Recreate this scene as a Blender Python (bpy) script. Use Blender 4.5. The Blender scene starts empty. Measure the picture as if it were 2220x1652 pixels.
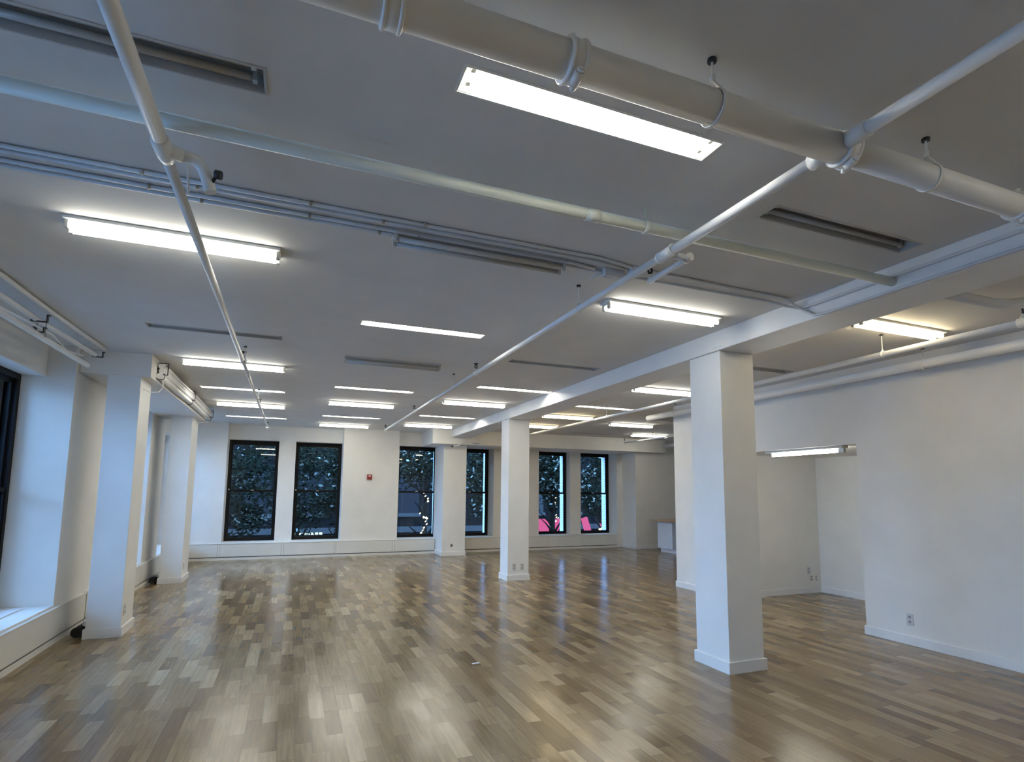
import bpy, bmesh, math, random
from mathutils import Vector, Matrix
random.seed(7)
PI = math.pi
col = bpy.context.scene.collection
sc = bpy.context.scene

# ------------------------------------------------------------------ materials
def nodes(name):
    m = bpy.data.materials.new(name); m.use_nodes = True
    nt = m.node_tree
    return m, nt, nt.nodes['Principled BSDF']

def paint(name, c, rough=0.55, bump=0.02, scale=180.0, mottling=0.03, metallic=0.0, spec=0.5):
    """painted surface with fine orange-peel bump and a faint large mottling"""
    m, nt, b = nodes(name)
    b.inputs['Roughness'].default_value = rough
    b.inputs['Metallic'].default_value = metallic
    b.inputs['Specular IOR Level'].default_value = spec
    g = nt.nodes.new('ShaderNodeNewGeometry')
    n = nt.nodes.new('ShaderNodeTexNoise'); n.inputs['Scale'].default_value = 3.0; n.inputs['Detail'].default_value = 4
    nt.links.new(g.outputs['Position'], n.inputs['Vector'])
    r = nt.nodes.new('ShaderNodeValToRGB')
    r.color_ramp.elements[0].position = 0.3; r.color_ramp.elements[1].position = 0.7
    r.color_ramp.elements[0].color = (*[v * (1 - mottling) for v in c], 1)
    r.color_ramp.elements[1].color = (*[min(1, v * (1 + mottling)) for v in c], 1)
    nt.links.new(n.outputs['Fac'], r.inputs['Fac']); nt.links.new(r.outputs['Color'], b.inputs['Base Color'])
    if bump:
        n2 = nt.nodes.new('ShaderNodeTexNoise'); n2.inputs['Scale'].default_value = scale; n2.inputs['Detail'].default_value = 2
        nt.links.new(g.outputs['Position'], n2.inputs['Vector'])
        bp = nt.nodes.new('ShaderNodeBump'); bp.inputs['Strength'].default_value = bump; bp.inputs['Distance'].default_value = 0.01
        nt.links.new(n2.outputs['Fac'], bp.inputs['Height']); nt.links.new(bp.outputs['Normal'], b.inputs['Normal'])
    return m

def emit(name, c, s):
    m = bpy.data.materials.new(name); m.use_nodes = True
    nt = m.node_tree; nt.nodes.clear()
    e = nt.nodes.new('ShaderNodeEmission'); e.inputs['Color'].default_value = (*c, 1); e.inputs['Strength'].default_value = s
    o = nt.nodes.new('ShaderNodeOutputMaterial'); nt.links.new(e.outputs[0], o.inputs['Surface'])
    return m

def glass(name, tint):
    m = bpy.data.materials.new(name); m.use_nodes = True
    nt = m.node_tree; nt.nodes.clear()
    t = nt.nodes.new('ShaderNodeBsdfTransparent'); t.inputs['Color'].default_value = (*tint, 1)
    g = nt.nodes.new('ShaderNodeBsdfGlossy'); g.inputs['Roughness'].default_value = 0.01
    f = nt.nodes.new('ShaderNodeFresnel'); f.inputs['IOR'].default_value = 1.45
    x = nt.nodes.new('ShaderNodeMixShader'); o = nt.nodes.new('ShaderNodeOutputMaterial')
    nt.links.new(f.outputs[0], x.inputs[0]); nt.links.new(t.outputs[0], x.inputs[1]); nt.links.new(g.outputs[0], x.inputs[2])
    nt.links.new(x.outputs[0], o.inputs['Surface'])
    return m

def floor_mat():
    m, nt, b = nodes('laminate_floor')
    N = nt.nodes.new; L = nt.links.new
    def math_(op, a, bb=None, c=None):
        n = N('ShaderNodeMath'); n.operation = op
        for i, v in enumerate((a, bb, c)):
            if v is None: continue
            if isinstance(v, (int, float)): n.inputs[i].default_value = v
            else: L(v, n.inputs[i])
        return n.outputs[0]
    g = N('ShaderNodeNewGeometry'); s = N('ShaderNodeSeparateXYZ'); L(g.outputs['Position'], s.inputs[0])
    W = 0.098
    u = math_('DIVIDE', s.outputs['X'], W)
    row = math_('FLOOR', u)
    fx = math_('FRACT', u)
    v = math_('ADD', math_('DIVIDE', s.outputs['Y'], 0.46), math_('MULTIPLY', row, 37.37))
    vo = N('ShaderNodeTexVoronoi'); vo.voronoi_dimensions = '1D'; vo.feature = 'F1'
    vo.inputs['Scale'].default_value = 1.0; vo.inputs['Randomness'].default_value = 0.75
    L(v, vo.inputs['W'])
    ve = N('ShaderNodeTexVoronoi'); ve.voronoi_dimensions = '1D'; ve.feature = 'DISTANCE_TO_EDGE'
    ve.inputs['Scale'].default_value = 1.0; ve.inputs['Randomness'].default_value = 0.75
    L(v, ve.inputs['W'])
    sepc = N('ShaderNodeSeparateColor'); L(vo.outputs['Color'], sepc.inputs[0])
    ramp = N('ShaderNodeValToRGB'); cr = ramp.color_ramp
    cols = [(0.0, FLOOR_COLS[0]), (0.25, FLOOR_COLS[1]), (0.55, FLOOR_COLS[2]), (0.85, FLOOR_COLS[3]), (1.0, FLOOR_COLS[4])]
    cr.elements[0].position = 0; cr.elements[0].color = (*cols[0][1], 1)
    cr.elements[1].position = 1; cr.elements[1].color = (*cols[-1][1], 1)
    for p, c in cols[1:-1]:
        e = cr.elements.new(p); e.color = (*c, 1)
    L(sepc.outputs[0], ramp.inputs['Fac'])
    # wood grain, stretched along the board
    mp = N('ShaderNodeCombineXYZ')
    L(math_('MULTIPLY', s.outputs['X'], 55.0), mp.inputs[0])
    L(math_('MULTIPLY', s.outputs['Y'], 3.2), mp.inputs[1])
    L(math_('MULTIPLY', sepc.outputs[1], 40.0), mp.inputs[2])
    gr = N('ShaderNodeTexNoise'); gr.inputs['Scale'].default_value = 1.0; gr.inputs['Detail'].default_value = 5; gr.inputs['Distortion'].default_value = 0.6
    L(mp.outputs[0], gr.inputs['Vector'])
    grv = N('ShaderNodeMapRange'); grv.inputs['From Min'].default_value = 0.3; grv.inputs['From Max'].default_value = 0.7
    grv.inputs['To Min'].default_value = 0.78; grv.inputs['To Max'].default_value = 1.18
    L(gr.outputs['Fac'], grv.inputs['Value'])
    # seams: side joints and butt joints
    ex = math_('MINIMUM', fx, math_('SUBTRACT', 1.0, fx))
    sx = math_('LESS_THAN', ex, 0.012)
    sy = math_('LESS_THAN', ve.outputs['Distance'], 0.005)
    seam = math_('MAXIMUM', sx, sy)
    mul = math_('MULTIPLY', grv.outputs[0], math_('SUBTRACT', 1.0, math_('MULTIPLY', seam, 0.35)))
    mix = N('ShaderNodeVectorMath'); mix.operation = 'SCALE'
    L(ramp.outputs['Color'], mix.inputs[0]); L(mul, mix.inputs['Scale'])
    L(mix.outputs[0], b.inputs['Base Color'])
    b.inputs['Roughness'].default_value = 0.17
    rr = N('ShaderNodeMapRange'); rr.inputs['To Min'].default_value = FLOOR_ROUGH[0]; rr.inputs['To Max'].default_value = FLOOR_ROUGH[1]
    L(sepc.outputs[2], rr.inputs['Value']); L(rr.outputs[0], b.inputs['Roughness'])
    # gentle waviness of the laid boards + fine grain
    wv = N('ShaderNodeTexNoise'); wv.inputs['Scale'].default_value = 3.0; wv.inputs['Detail'].default_value = 1
    L(g.outputs['Position'], wv.inputs['Vector'])
    b1 = N('ShaderNodeBump'); b1.inputs['Strength'].default_value = 0.12; b1.inputs['Distance'].default_value = 0.01
    L(wv.outputs['Fac'], b1.inputs['Height'])
    b2 = N('ShaderNodeBump'); b2.inputs['Strength'].default_value = 0.05; b2.inputs['Distance'].default_value = 0.002
    L(gr.outputs['Fac'], b2.inputs['Height']); L(b1.outputs['Normal'], b2.inputs['Normal'])
    L(b2.outputs['Normal'], b.inputs['Normal'])
    b.inputs['Specular IOR Level'].default_value = 0.34
    return m

def brick_mat(name, c1, c2, mortar):
    m, nt, b = nodes(name)
    tc = nt.nodes.new('ShaderNodeNewGeometry')
    s = nt.nodes.new('ShaderNodeSeparateXYZ'); nt.links.new(tc.outputs['Position'], s.inputs[0])
    a = nt.nodes.new('ShaderNodeMath'); a.operation = 'ADD'
    nt.links.new(s.outputs['X'], a.inputs[0]); nt.links.new(s.outputs['Y'], a.inputs[1])
    cb = nt.nodes.new('ShaderNodeCombineXYZ'); nt.links.new(a.outputs[0], cb.inputs[0]); nt.links.new(s.outputs['Z'], cb.inputs[1])
    br = nt.nodes.new('ShaderNodeTexBrick')
    br.inputs['Color1'].default_value = (*c1, 1); br.inputs['Color2'].default_value = (*c2, 1); br.inputs['Mortar'].default_value = (*mortar, 1)
    br.inputs['Scale'].default_value = 1.0; br.inputs['Brick Width'].default_value = 0.22; br.inputs['Row Height'].default_value = 0.075
    br.inputs['Mortar Size'].default_value = 0.008
    nt.links.new(cb.outputs[0], br.inputs['Vector']); nt.links.new(br.outputs['Color'], b.inputs['Base Color'])
    b.inputs['Roughness'].default_value = 0.9; b.inputs['Specular IOR Level'].default_value = 0.03
    return m

FLOOR_COLS = [(0.135, 0.086, 0.038), (0.185, 0.124, 0.060), (0.232, 0.162, 0.082), (0.280, 0.202, 0.108), (0.345, 0.258, 0.148)]
FLOOR_ROUGH = (0.15, 0.25)
SKY = (0.245, 0.48, 0.92); SKY_S = 21.5
TUBE_S = 52.0; STRIP_S = 18.0
EXPOSURE = 0.30

M = {}
M['wall'] = paint('wall_paint', (0.80, 0.785, 0.74), 0.6)
M['ceiling'] = paint('ceiling_paint', (0.70, 0.69, 0.665), 0.8, bump=0.05, scale=90)
M['trim'] = paint('trim_paint', (0.80, 0.80, 0.78), 0.4, bump=0)
M['column'] = paint('column_paint', (0.80, 0.80, 0.78), 0.5)
M['cover'] = paint('enclosure_enamel', (0.74, 0.73, 0.68), 0.42, bump=0)
M['gap'] = paint('dark_gap', (0.03, 0.028, 0.026), 0.9, bump=0)  # near-black colour standing in for shade in gaps and the hatch
M['pipe'] = paint('pipe_paint', (0.82, 0.82, 0.80), 0.38, bump=0.01)
M['drain'] = paint('drain_pipe_paint', (0.70, 0.74, 0.68), 0.42, bump=0.01)
M['conduit'] = paint('conduit_paint', (0.64, 0.65, 0.66), 0.45, bump=0)
M['metal'] = paint('galvanised_metal', (0.45, 0.45, 0.44), 0.4, bump=0, metallic=0.8)
M['dark'] = paint('dark_steel', (0.02, 0.02, 0.022), 0.5, bump=0)
M['frame'] = paint('black_window_frame', (0.006, 0.006, 0.007), 0.55, bump=0, spec=0.2)
M['housing'] = paint('fixture_enamel', (0.78, 0.79, 0.76), 0.35, bump=0)
M['grime'] = paint('old_fixture_enamel', (0.52, 0.52, 0.51), 0.5, bump=0)  # darker copy of the fixture enamel, shade of unlit lights painted in
M['socket'] = paint('lamp_socket_plastic', (0.55, 0.56, 0.52), 0.5, bump=0)
M['deadtube'] = paint('unlit_tube_glass', (0.50, 0.49, 0.46), 0.2, bump=0)
M['tube'] = emit('lit_tube', (1.0, 0.965, 0.855), TUBE_S)
M['tubewarm'] = emit('lit_warm_tube', (1.0, 0.82, 0.52), STRIP_S)
M['striptube'] = emit('strip_light_tube', (1.0, 0.965, 0.855), STRIP_S)
M['glass'] = glass('window_glass', (0.80, 0.86, 0.88))
M['floor'] = floor_mat()
M['wood'] = paint('birch_worktop', (0.50, 0.33, 0.18), 0.4, bump=0, mottling=0.1)
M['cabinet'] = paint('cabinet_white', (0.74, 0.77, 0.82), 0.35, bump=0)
M['cabinetgrey'] = paint('cabinet_side_grey', (0.36, 0.36, 0.36), 0.5, bump=0)  # shade on the cabinet put into its grey; plain grey on outlet sockets
M['plate'] = paint('outlet_plate_plastic', (0.62, 0.62, 0.60), 0.35, bump=0)
M['red'] = paint('alarm_red', (0.32, 0.015, 0.012), 0.35, bump=0)
M['white'] = paint('white_plastic', (0.8, 0.8, 0.8), 0.4, bump=0)
M['extbrick'] = brick_mat('pale_painted_brick', (0.78, 0.78, 0.80), (0.70, 0.70, 0.73), (0.5, 0.5, 0.52))
M['neighbour'] = brick_mat('grey_brick', (0.62, 0.62, 0.62), (0.55, 0.55, 0.56), (0.3, 0.3, 0.31))
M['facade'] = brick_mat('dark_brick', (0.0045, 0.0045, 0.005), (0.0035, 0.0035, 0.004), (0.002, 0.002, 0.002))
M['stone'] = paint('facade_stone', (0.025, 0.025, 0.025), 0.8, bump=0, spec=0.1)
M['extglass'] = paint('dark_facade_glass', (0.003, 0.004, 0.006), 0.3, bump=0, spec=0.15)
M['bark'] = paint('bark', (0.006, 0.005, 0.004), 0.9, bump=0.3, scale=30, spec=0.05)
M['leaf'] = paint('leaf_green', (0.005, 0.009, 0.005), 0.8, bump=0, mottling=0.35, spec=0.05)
M['leafpale'] = paint('leaf_pale_green', (0.17, 0.18, 0.15), 0.5, bump=0, mottling=0.35, spec=0.3)  # leaf highlights put into a paler leaf colour
M['asphalt'] = paint('asphalt', (0.02, 0.02, 0.02), 0.8, bump=0.1)
M['bulb'] = emit('warm_bulb', (1.0, 0.80, 0.48), 5.0)
M['pink'] = emit('pink_backlit_panel', (1.0, 0.16, 0.42), 0.9)
M['whitelamp'] = emit('white_street_lamp', (0.75, 1.0, 0.85), 3.0)
M['black'] = paint('black_rubber', (0.01, 0.01, 0.01), 0.6, bump=0)

# ------------------------------------------------------------------ mesh helpers
class MB:
    def __init__(s): s.bm = bmesh.new(); s.smooth = False
    def box(s, x0, x1, y0, y1, z0, z1):
        v = [s.bm.verts.new(p) for p in ((x0,y0,z0),(x1,y0,z0),(x1,y1,z0),(x0,y1,z0),(x0,y0,z1),(x1,y0,z1),(x1,y1,z1),(x0,y1,z1))]
        for f in ((0,3,2,1),(4,5,6,7),(0,1,5,4),(1,2,6,5),(2,3,7,6),(3,0,4,7)): s.bm.faces.new([v[i] for i in f])
        return s
    def quad(s, pts):
        s.bm.faces.new([s.bm.verts.new(p) for p in pts]); return s
    def tube(s, pts, r, n=16, caps=True, radii=None):
        """round tube along a polyline"""
        pts = [Vector(p) for p in pts]; rings = []
        up = None
        for i, p in enumerate(pts):
            if i == 0: d = pts[1] - p
            elif i == len(pts) - 1: d = p - pts[i-1]
            else: d = (pts[i+1] - p).normalized() + (p - pts[i-1]).normalized()
            d.normalize()
            if up is None:
                up = Vector((0,0,1)) if abs(d.z) < 0.9 else Vector((1,0,0))
            a = d.cross(up).normalized(); b = a.cross(d).normalized(); up = b
            rr = radii[i] if radii else r
            rings.append([s.bm.verts.new(p + rr * (math.cos(2*PI*k/n) * a + math.sin(2*PI*k/n) * b)) for k in range(n)])
        for i in range(len(rings) - 1):
            for k in range(n):
                f = s.bm.faces.new((rings[i][k], rings[i][(k+1) % n], rings[i+1][(k+1) % n], rings[i+1][k])); f.smooth = True
        if caps:
            s.bm.faces.new(rings[0][::-1]); s.bm.faces.new(rings[-1])
        return s
    def ring(s, c, axis, R, r, n=28, m=8, a0=0.0, a1=2*PI, flat=1.0):
        """torus / arc of a torus round axis; flat>1 widens it along the axis"""
        c = Vector(c); ax = Vector(axis).normalized()
        u = ax.orthogonal().normalized() if abs(ax.z) > 0.9 else Vector((0,0,1)); w = ax.cross(u).normalized()
        full = abs(a1 - a0 - 2*PI) < 1e-6; cnt = n if full else n + 1; rings = []
        for i in range(cnt):
            t = a0 + (a1 - a0) * i / n; rad = math.cos(t) * u + math.sin(t) * w
            rings.append([s.bm.verts.new(c + rad * (R + r * math.cos(2*PI*k/m)) + ax * (flat * r * math.sin(2*PI*k/m))) for k in range(m)])
        for i in range(n if full else n):
            j = (i + 1) % cnt
            if not full and i == n: break
            for k in range(m):
                f = s.bm.faces.new((rings[i][k], rings[j][k], rings[j][(k+1) % m], rings[i][(k+1) % m])); f.smooth = True
        if not full:
            s.bm.faces.new(rings[0]); s.bm.faces.new(rings[-1][::-1])
        return s
    def cyl(s, a, b, r, n=16, r2=None): return s.tube([a, b], r, n, radii=[r, r if r2 is None else r2])
    def build(s, name, mat, parent=None, bevel=0.0):
        bmesh.ops.recalc_face_normals(s.bm, faces=s.bm.faces)
        me = bpy.data.meshes.new(name); s.bm.to_mesh(me); s.bm.free()
        me.materials.append(M[mat] if isinstance(mat, str) else mat)
        o = bpy.data.objects.new(name, me); col.objects.link(o)
        if parent: o.parent = parent
        if bevel:
            bv = o.modifiers.new('Bevel', 'BEVEL'); bv.width = bevel; bv.segments = 2; bv.limit_method = 'ANGLE'
        return o

def tag(o, label, cat, group=None, kind=None):
    o['label'] = label; o['category'] = cat
    if group: o['group'] = group
    if kind: o['kind'] = kind
    return o
def empty(name, loc, label, cat, group=None, rz=0.0):
    o = bpy.data.objects.new(name, None); o.empty_display_size = 0.1; col.objects.link(o)
    o.location = loc; o.rotation_euler = (0, 0, rz)
    return tag(o, label, cat, group)
def struct(o): o['kind'] = 'structure'; return o
def copy_tree(o, parent=None):
    c = o.copy(); col.objects.link(c); c.parent = parent
    for ch in list(o.children): copy_tree(ch, c)
    return c
def slab_with_holes(mb, axis, a, b, u0, u1, v0, v1, holes):
    """solid slab between a and b along axis with rectangular through-holes (u0,u1,v0,v1)"""
    us = sorted({u0, u1} | {h[i] for h in holes for i in (0, 1)}); vs = sorted({v0, v1} | {h[i] for h in holes for i in (2, 3)})
    us = [u for u in us if u0 <= u <= u1]; vs = [v for v in vs if v0 <= v <= v1]
    nu, nv = len(us) - 1, len(vs) - 1
    def solid(i, j):
        if i < 0 or j < 0 or i >= nu or j >= nv: return False
        uc, vc = (us[i] + us[i+1]) / 2, (vs[j] + vs[j+1]) / 2
        return not any(h[0] < uc < h[1] and h[2] < vc < h[3] for h in holes)
    def P(w, u, v): return {'x': (w, u, v), 'y': (u, w, v), 'z': (u, v, w)}[axis]
    vert = {}
    def V(w, u, v):
        k = (w, u, v)
        if k not in vert: vert[k] = mb.bm.verts.new(P(w, u, v))
        return vert[k]
    for i in range(nu):
        for j in range(nv):
            if not solid(i, j): continue
            A, B, Cc, D = us[i], us[i+1], vs[j], vs[j+1]
            for w in (a, b): mb.bm.faces.new((V(w,A,Cc), V(w,B,Cc), V(w,B,D), V(w,A,D)))
            if not solid(i-1, j): mb.bm.faces.new((V(a,A,Cc), V(a,A,D), V(b,A,D), V(b,A,Cc)))
            if not solid(i+1, j): mb.bm.faces.new((V(a,B,Cc), V(a,B,D), V(b,B,D), V(b,B,Cc)))
            if not solid(i, j-1): mb.bm.faces.new((V(a,A,Cc), V(a,B,Cc), V(b,B,Cc), V(b,A,Cc)))
            if not solid(i, j+1): mb.bm.faces.new((V(a,A,D), V(a,B,D), V(b,B,D), V(b,A,D)))
    return mb

CZ = 3.04            # ceiling
X0, X1 = -2.65, 11.2
Y0, Y1 = -4.2, 14.5

# ------------------------------------------------------------------ shell
struct(MB().box(-3.0, X1 + 0.2, Y0 - 0.2, 14.9, -0.2, 0.0).build('floor', 'floor'))

# light positions (x centre, y centre)
REC = [  # x, y, lit, warm, label
 (1.07, 1.82, 1, 0, 'brightly lit recessed twin-tube light beside the thick grey main pipe, largest in view'),
 (-0.73, 2.115, 0, 0, 'large dark unlit recessed light in the top left corner, behind a sprinkler pipe'),
 (2.84, 2.12, 0, 0, 'dark unlit recessed light between the thick main pipe and the long beam'),
 (1.08, 5.02, 1, 0, 'lit recessed light alone in mid ceiling, left of the long right sprinkler pipe'),
 (-0.72, 5.885, 0, 0, 'thin dark unlit recessed light on the left, crossed by the left sprinkler pipe'),
 (2.82, 5.84, 0, 0, 'thin dark unlit recessed light between right sprinkler pipe and beam'),
 (5.05, 5.01, 0, 0, 'dark unlit recessed light partly hidden behind the near square column'),
 (-0.72, 9.20, 1, 0, 'lit recessed light in the left row, second lit light back behind the unlit slot'),
 (1.09, 8.39, 1, 0, 'lit recessed light nearest in the centre row of the far group, beyond the unlit strip'),
 (2.98, 7.52, 1, 0, 'lit recessed light whose right end throws a bright spot on the beam side'),
 (-0.72, 12.69, 1, 0, 'thin lit recessed light in the left row closest to the far wall'),
 (1.09, 11.80, 1, 0, 'thin lit recessed light in the centre row, second back from the far wall'),
 (2.87, 10.92, 1, 0, 'thin lit recessed light left of the beam, between two strip lights'),
 (5.10, 8.50, 1, 0, 'thin lit recessed light right of the beam, above the warm strip light'),
 (4.75, 1.25, 1, 1, 'warm recessed light right of the beam just outside the right edge of the picture'),  # light guessed into the grid, added to warm the right wall
 (7.07, 12.47, 0, 0, 'hair-thin dark unlit recessed light near the far right windows'),
]
SURF = [
 (-0.68, 3.70, 1, 0, 'large lit strip light at left, its tubes crossed by the left sprinkler pipe'),
 (1.03, 3.15, 0, 0, 'unlit bare strip light hanging beside the four thin conduits'),
 (2.76, 3.68, 1, 0, 'lit twin-tube strip light right of the long sprinkler pipe, near the beam'),
 (-0.68, 7.28, 1, 0, 'lit strip light in the left row, nearest of the far left group'),
 (1.03, 6.42, 0, 0, 'unlit strip light with clear cover in the middle of the ceiling'),
 (-0.70, 10.66, 1, 0, 'lit strip light in the left row, between two thin recessed lights'),
 (1.06, 9.77, 1, 0, 'lit strip light in the centre row, between two thin recessed lights'),
 (2.79, 8.87, 1, 0, 'lit strip light just left of the beam, nearest strip light to the far column'),
 (4.94, 6.60, 1, 0, 'lit strip light cut off by the left edge of the near square column'),
 (4.92, 3.20, 1, 1, 'warm yellow strip light at right above the parallel wall pipes'),
 (4.95, 9.67, 1, 1, 'warm yellowish strip light right of the beam, crossed by the thin pipe end'),
 (5.00, 11.35, 1, 1, 'warm strip light partly hidden by the far square column'),
 (6.80, 10.28, 1, 0, 'lit strip light near the right far windows, nearer of the two there'),
 (8.45, 11.95, 1, 0, 'lit strip light at far right above the kitchen counter area'),
 (1.06, 13.17, 1, 0, 'lit strip light in the centre row closest to the far wall'),
 (2.81, 12.35, 1, 0, 'lit strip light left of the beam end closest to the far wall'),
]
RL, RW, RD = 1.14, 0.135, 0.075
HATCH = (6.87, 7.36, 8.98, 9.54)
holes = [(x - RL/2, x + RL/2, y - RW/2, y + RW/2) for x, y, *_ in REC] + [HATCH]
mb = MB(); slab_with_holes(mb, 'z', CZ, CZ + 0.12, -3.0, X1 + 0.2, Y0 - 0.2, 14.9, holes)
mb.box(-3.0, X1 + 0.2, Y0 - 0.2, 14.9, CZ + 0.12, CZ + 0.3)
struct(mb.build('ceiling', 'ceiling'))
cl = MB().box(*HATCH[:2], *HATCH[2:], CZ + 0.10, CZ + 0.115).build('trim_9', 'gap'); struct(cl)  # near-black sheet painting the darkness inside the ceiling opening

ZS, ZT = 0.375, 2.695          # sill and head heights
# far wall: niches with window pairs
WF = [(-1.36, -0.295), (0.075, 1.14), (2.495, 3.56), (3.925, 4.99), (6.31, 7.37), (7.715, 8.78)]
mb = MB()
fw = mb
for a, b in ((-2.66, -1.36), (1.14, 2.48), (4.99, 6.30), (8.78, 8.97)):
    fw.box(a, b, 14.05, 14.56, 0.0, CZ)
for a, b in ((-1.36, 1.14), (2.48, 4.99), (6.30, 8.78)):
    fw.box(a, b, 14.05, 14.56, 0.0, ZS)            # spandrel and sill
    fw.box(a, b, 14.27, 14.56, ZT, CZ)             # header
for a, b in ((-0.295, 0.075), (3.56, 3.925), (7.37, 7.715)):
    fw.box(a, b, 14.27, 14.56, ZS, ZT)
fw.box(8.97, X1, 13.37, 14.56, 0.0, CZ)           # wall returning forward at the right corner
wf = struct(fw.build('wall_far', 'wall'))
# outer masonry skin in pale brick with the same openings
mb = MB()
slab_with_holes(mb, 'y', 14.62, 14.90, -3.0, X1 + 0.2, -0.2, CZ + 0.3, [(a + 0.01, b - 0.01, ZS, ZT) for a, b in WF])
struct(mb.build('wall_far_outer', 'extbrick'))

# left wall
OL = [(0.98, 3.47), (4.61, 7.10), (8.20, 10.66), (11.75, 14.04)]
mb = MB(); yy = Y0
for a, b in OL:
    mb.box(-2.66, -2.15, yy, a, 0.0, CZ); yy = b
    mb.box(-2.66, -2.15, a, b, 0.0, ZS)
    mb.box(-2.66, -2.40, a, b, ZT, CZ)
    c = (a + b) / 2
    mb.box(-2.66, -2.53, c - 0.03, c + 0.03, ZS, ZT)
mb.box(-2.66, -2.15, yy, 14.05, 0.0, CZ)
struct(mb.build('wall_left', 'wall'))
mb = MB(); hs = []
for a, b in OL:
    c = (a + b) / 2; hs += [(a + 0.01, c - 0.04, ZS, ZT), (c + 0.04, b - 0.01, ZS, ZT)]
slab_with_holes(mb, 'x', -2.99, -2.72, Y0 - 0.2, 14.6, -0.2, CZ + 0.3, hs)
struct(mb.build('wall_left_outer', 'extbrick'))

# back wall behind the camera, right wall with the alcove
struct(MB().box(-2.66, X1, Y0 - 0.2, Y0, 0.0, CZ).build('wall_back', 'wall'))
mb = MB()
mb.box(6.07, 6.20, Y0, 4.53, 0.0, CZ)             # right wall
mb.box(6.07, 6.20, 4.53, 6.66, 2.14, CZ)          # header over the alcove
mb.box(6.07, 7.94, 6.66, 7.87, 0.0, CZ)           # block beyond the alcove
mb.box(7.94, 8.08, 3.2, 7.87, 0.0, CZ)            # alcove rear wall
mb.box(6.20, 7.94, 3.06, 3.20, 0.0, CZ)
mb.box(6.20, 7.94, 3.20, 6.66, 2.14, 2.20)        # alcove ceiling
mb.box(8.08, X1, 7.73, 7.87, 0.0, CZ)
struct(mb.build('wall_right', 'wall'))
struct(MB().box(X1, X1 + 0.15, Y0, 14.56, 0.0, CZ).build('wall_kitchen', 'wall'))

# soffits
struct(MB().box(3.09, 9.80, 13.09, 14.27, 2.683, CZ).build('trim_1', 'wall', bevel=0.004))
struct(MB().box(-2.15, -1.50, 7.20, 11.50, 2.78, CZ).build('trim_2', 'wall', bevel=0.004))
# main beam
struct(MB().box(3.57, 3.985, Y0, 13.09, 2.857, CZ).build('trim_3', 'column', bevel=0.006))

# baseboards
BH, BT = 0.095, 0.016
mb = MB()
mb.box(6.07 - BT, 6.07, Y0, 4.53, 0, BH)
mb.box(6.07 - BT, 6.07, 6.66, 7.87, 0, BH); mb.box(6.07 - BT, 8.08, 7.87, 7.87 + BT, 0, BH)
mb.box(6.07, 7.94 - BT, 6.66 - BT, 6.66, 0, BH); mb.box(7.94 - BT, 7.94, 3.2, 6.66, 0, BH)
mb.box(6.07 - BT, 6.2, 4.53, 4.53 + BT, 0, BH)
struct(mb.build('baseboard_right', 'trim', bevel=0.003))
mb = MB()
mb.box(8.80, 8.97, 14.05 - BT, 14.05, 0, BH); mb.box(8.97 - BT, 8.97, 13.37 - BT, 14.05, 0, BH)
mb.box(8.97 - BT, X1, 13.37 - BT, 13.37, 0, BH)
struct(mb.build('baseboard_far', 'trim', bevel=0.003))

# ------------------------------------------------------------------ windows
def window(n, loc, rz, w, h):
    """double-hung window, local x across, y outward, z up from the sill; origin at the left bottom"""
    f = MB(); t = 0.045
    f.box(0, t, 0, 0.08, 0, h); f.box(w - t, w, 0, 0.08, 0, h); f.box(t, w - t, 0, 0.08, h - 0.06, h); f.box(t, w - t, 0, 0.08, 0, 0.035)
    f.box(t, t + 0.012, -0.0, 0.02, 0.035, h - 0.06); f.box(w - t - 0.012, w - t, 0, 0.02, 0.035, h - 0.06)
    fr = struct(f.build('window_%d' % n, 'frame'))
    fr.location = loc; fr.rotation_euler = (0, 0, rz)
    mid = h * 0.492
    for nm, z0, z1, y0 in (('lower_sash', 0.035, mid + 0.03, 0.012), ('upper_sash', mid - 0.02, h - 0.06, 0.045)):
        s = MB(); q = 0.028; a, b = t + 0.004, w - t - 0.004
        s.box(a, a + q, y0, y0 + 0.028, z0, z1); s.box(b - q, b, y0, y0 + 0.028, z0, z1)
        s.box(a + q, b - q, y0, y0 + 0.028, z0, z0 + 0.04); s.box(a + q, b - q, y0, y0 + 0.028, z1 - 0.04, z1)
        so = s.build(nm, 'frame', fr)
        MB().box(a + q, b - q, y0 + 0.011, y0 + 0.017, z0 + 0.04, z1 - 0.04).build('pane', 'glass', so)
    lk = MB(); lk.box(w/2 - 0.035, w/2 + 0.035, -0.012, 0.012, mid + 0.008, mid + 0.026); lk.box(w/2 - 0.01, w/2 + 0.03, -0.018, -0.01, mid + 0.02, mid + 0.03)
    lk.build('sash_lock', 'metal', fr)
    MB().box(t - 0.01, t + 0.012, -0.01, 0.01, mid + 0.02, mid + 0.045).build('jamb_latch', 'white', fr)
    return fr
n = 1
for a, b in WF:
    window(n, (a, 14.50, ZS), 0, b - a, ZT - ZS); n += 1
for a, b in OL:
    c = (a + b) / 2
    for p, q in ((a, c - 0.03), (c + 0.03, b)):
        window(n, (-2.60, p, ZS), PI/2, q - p, ZT - ZS); n += 1

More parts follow.
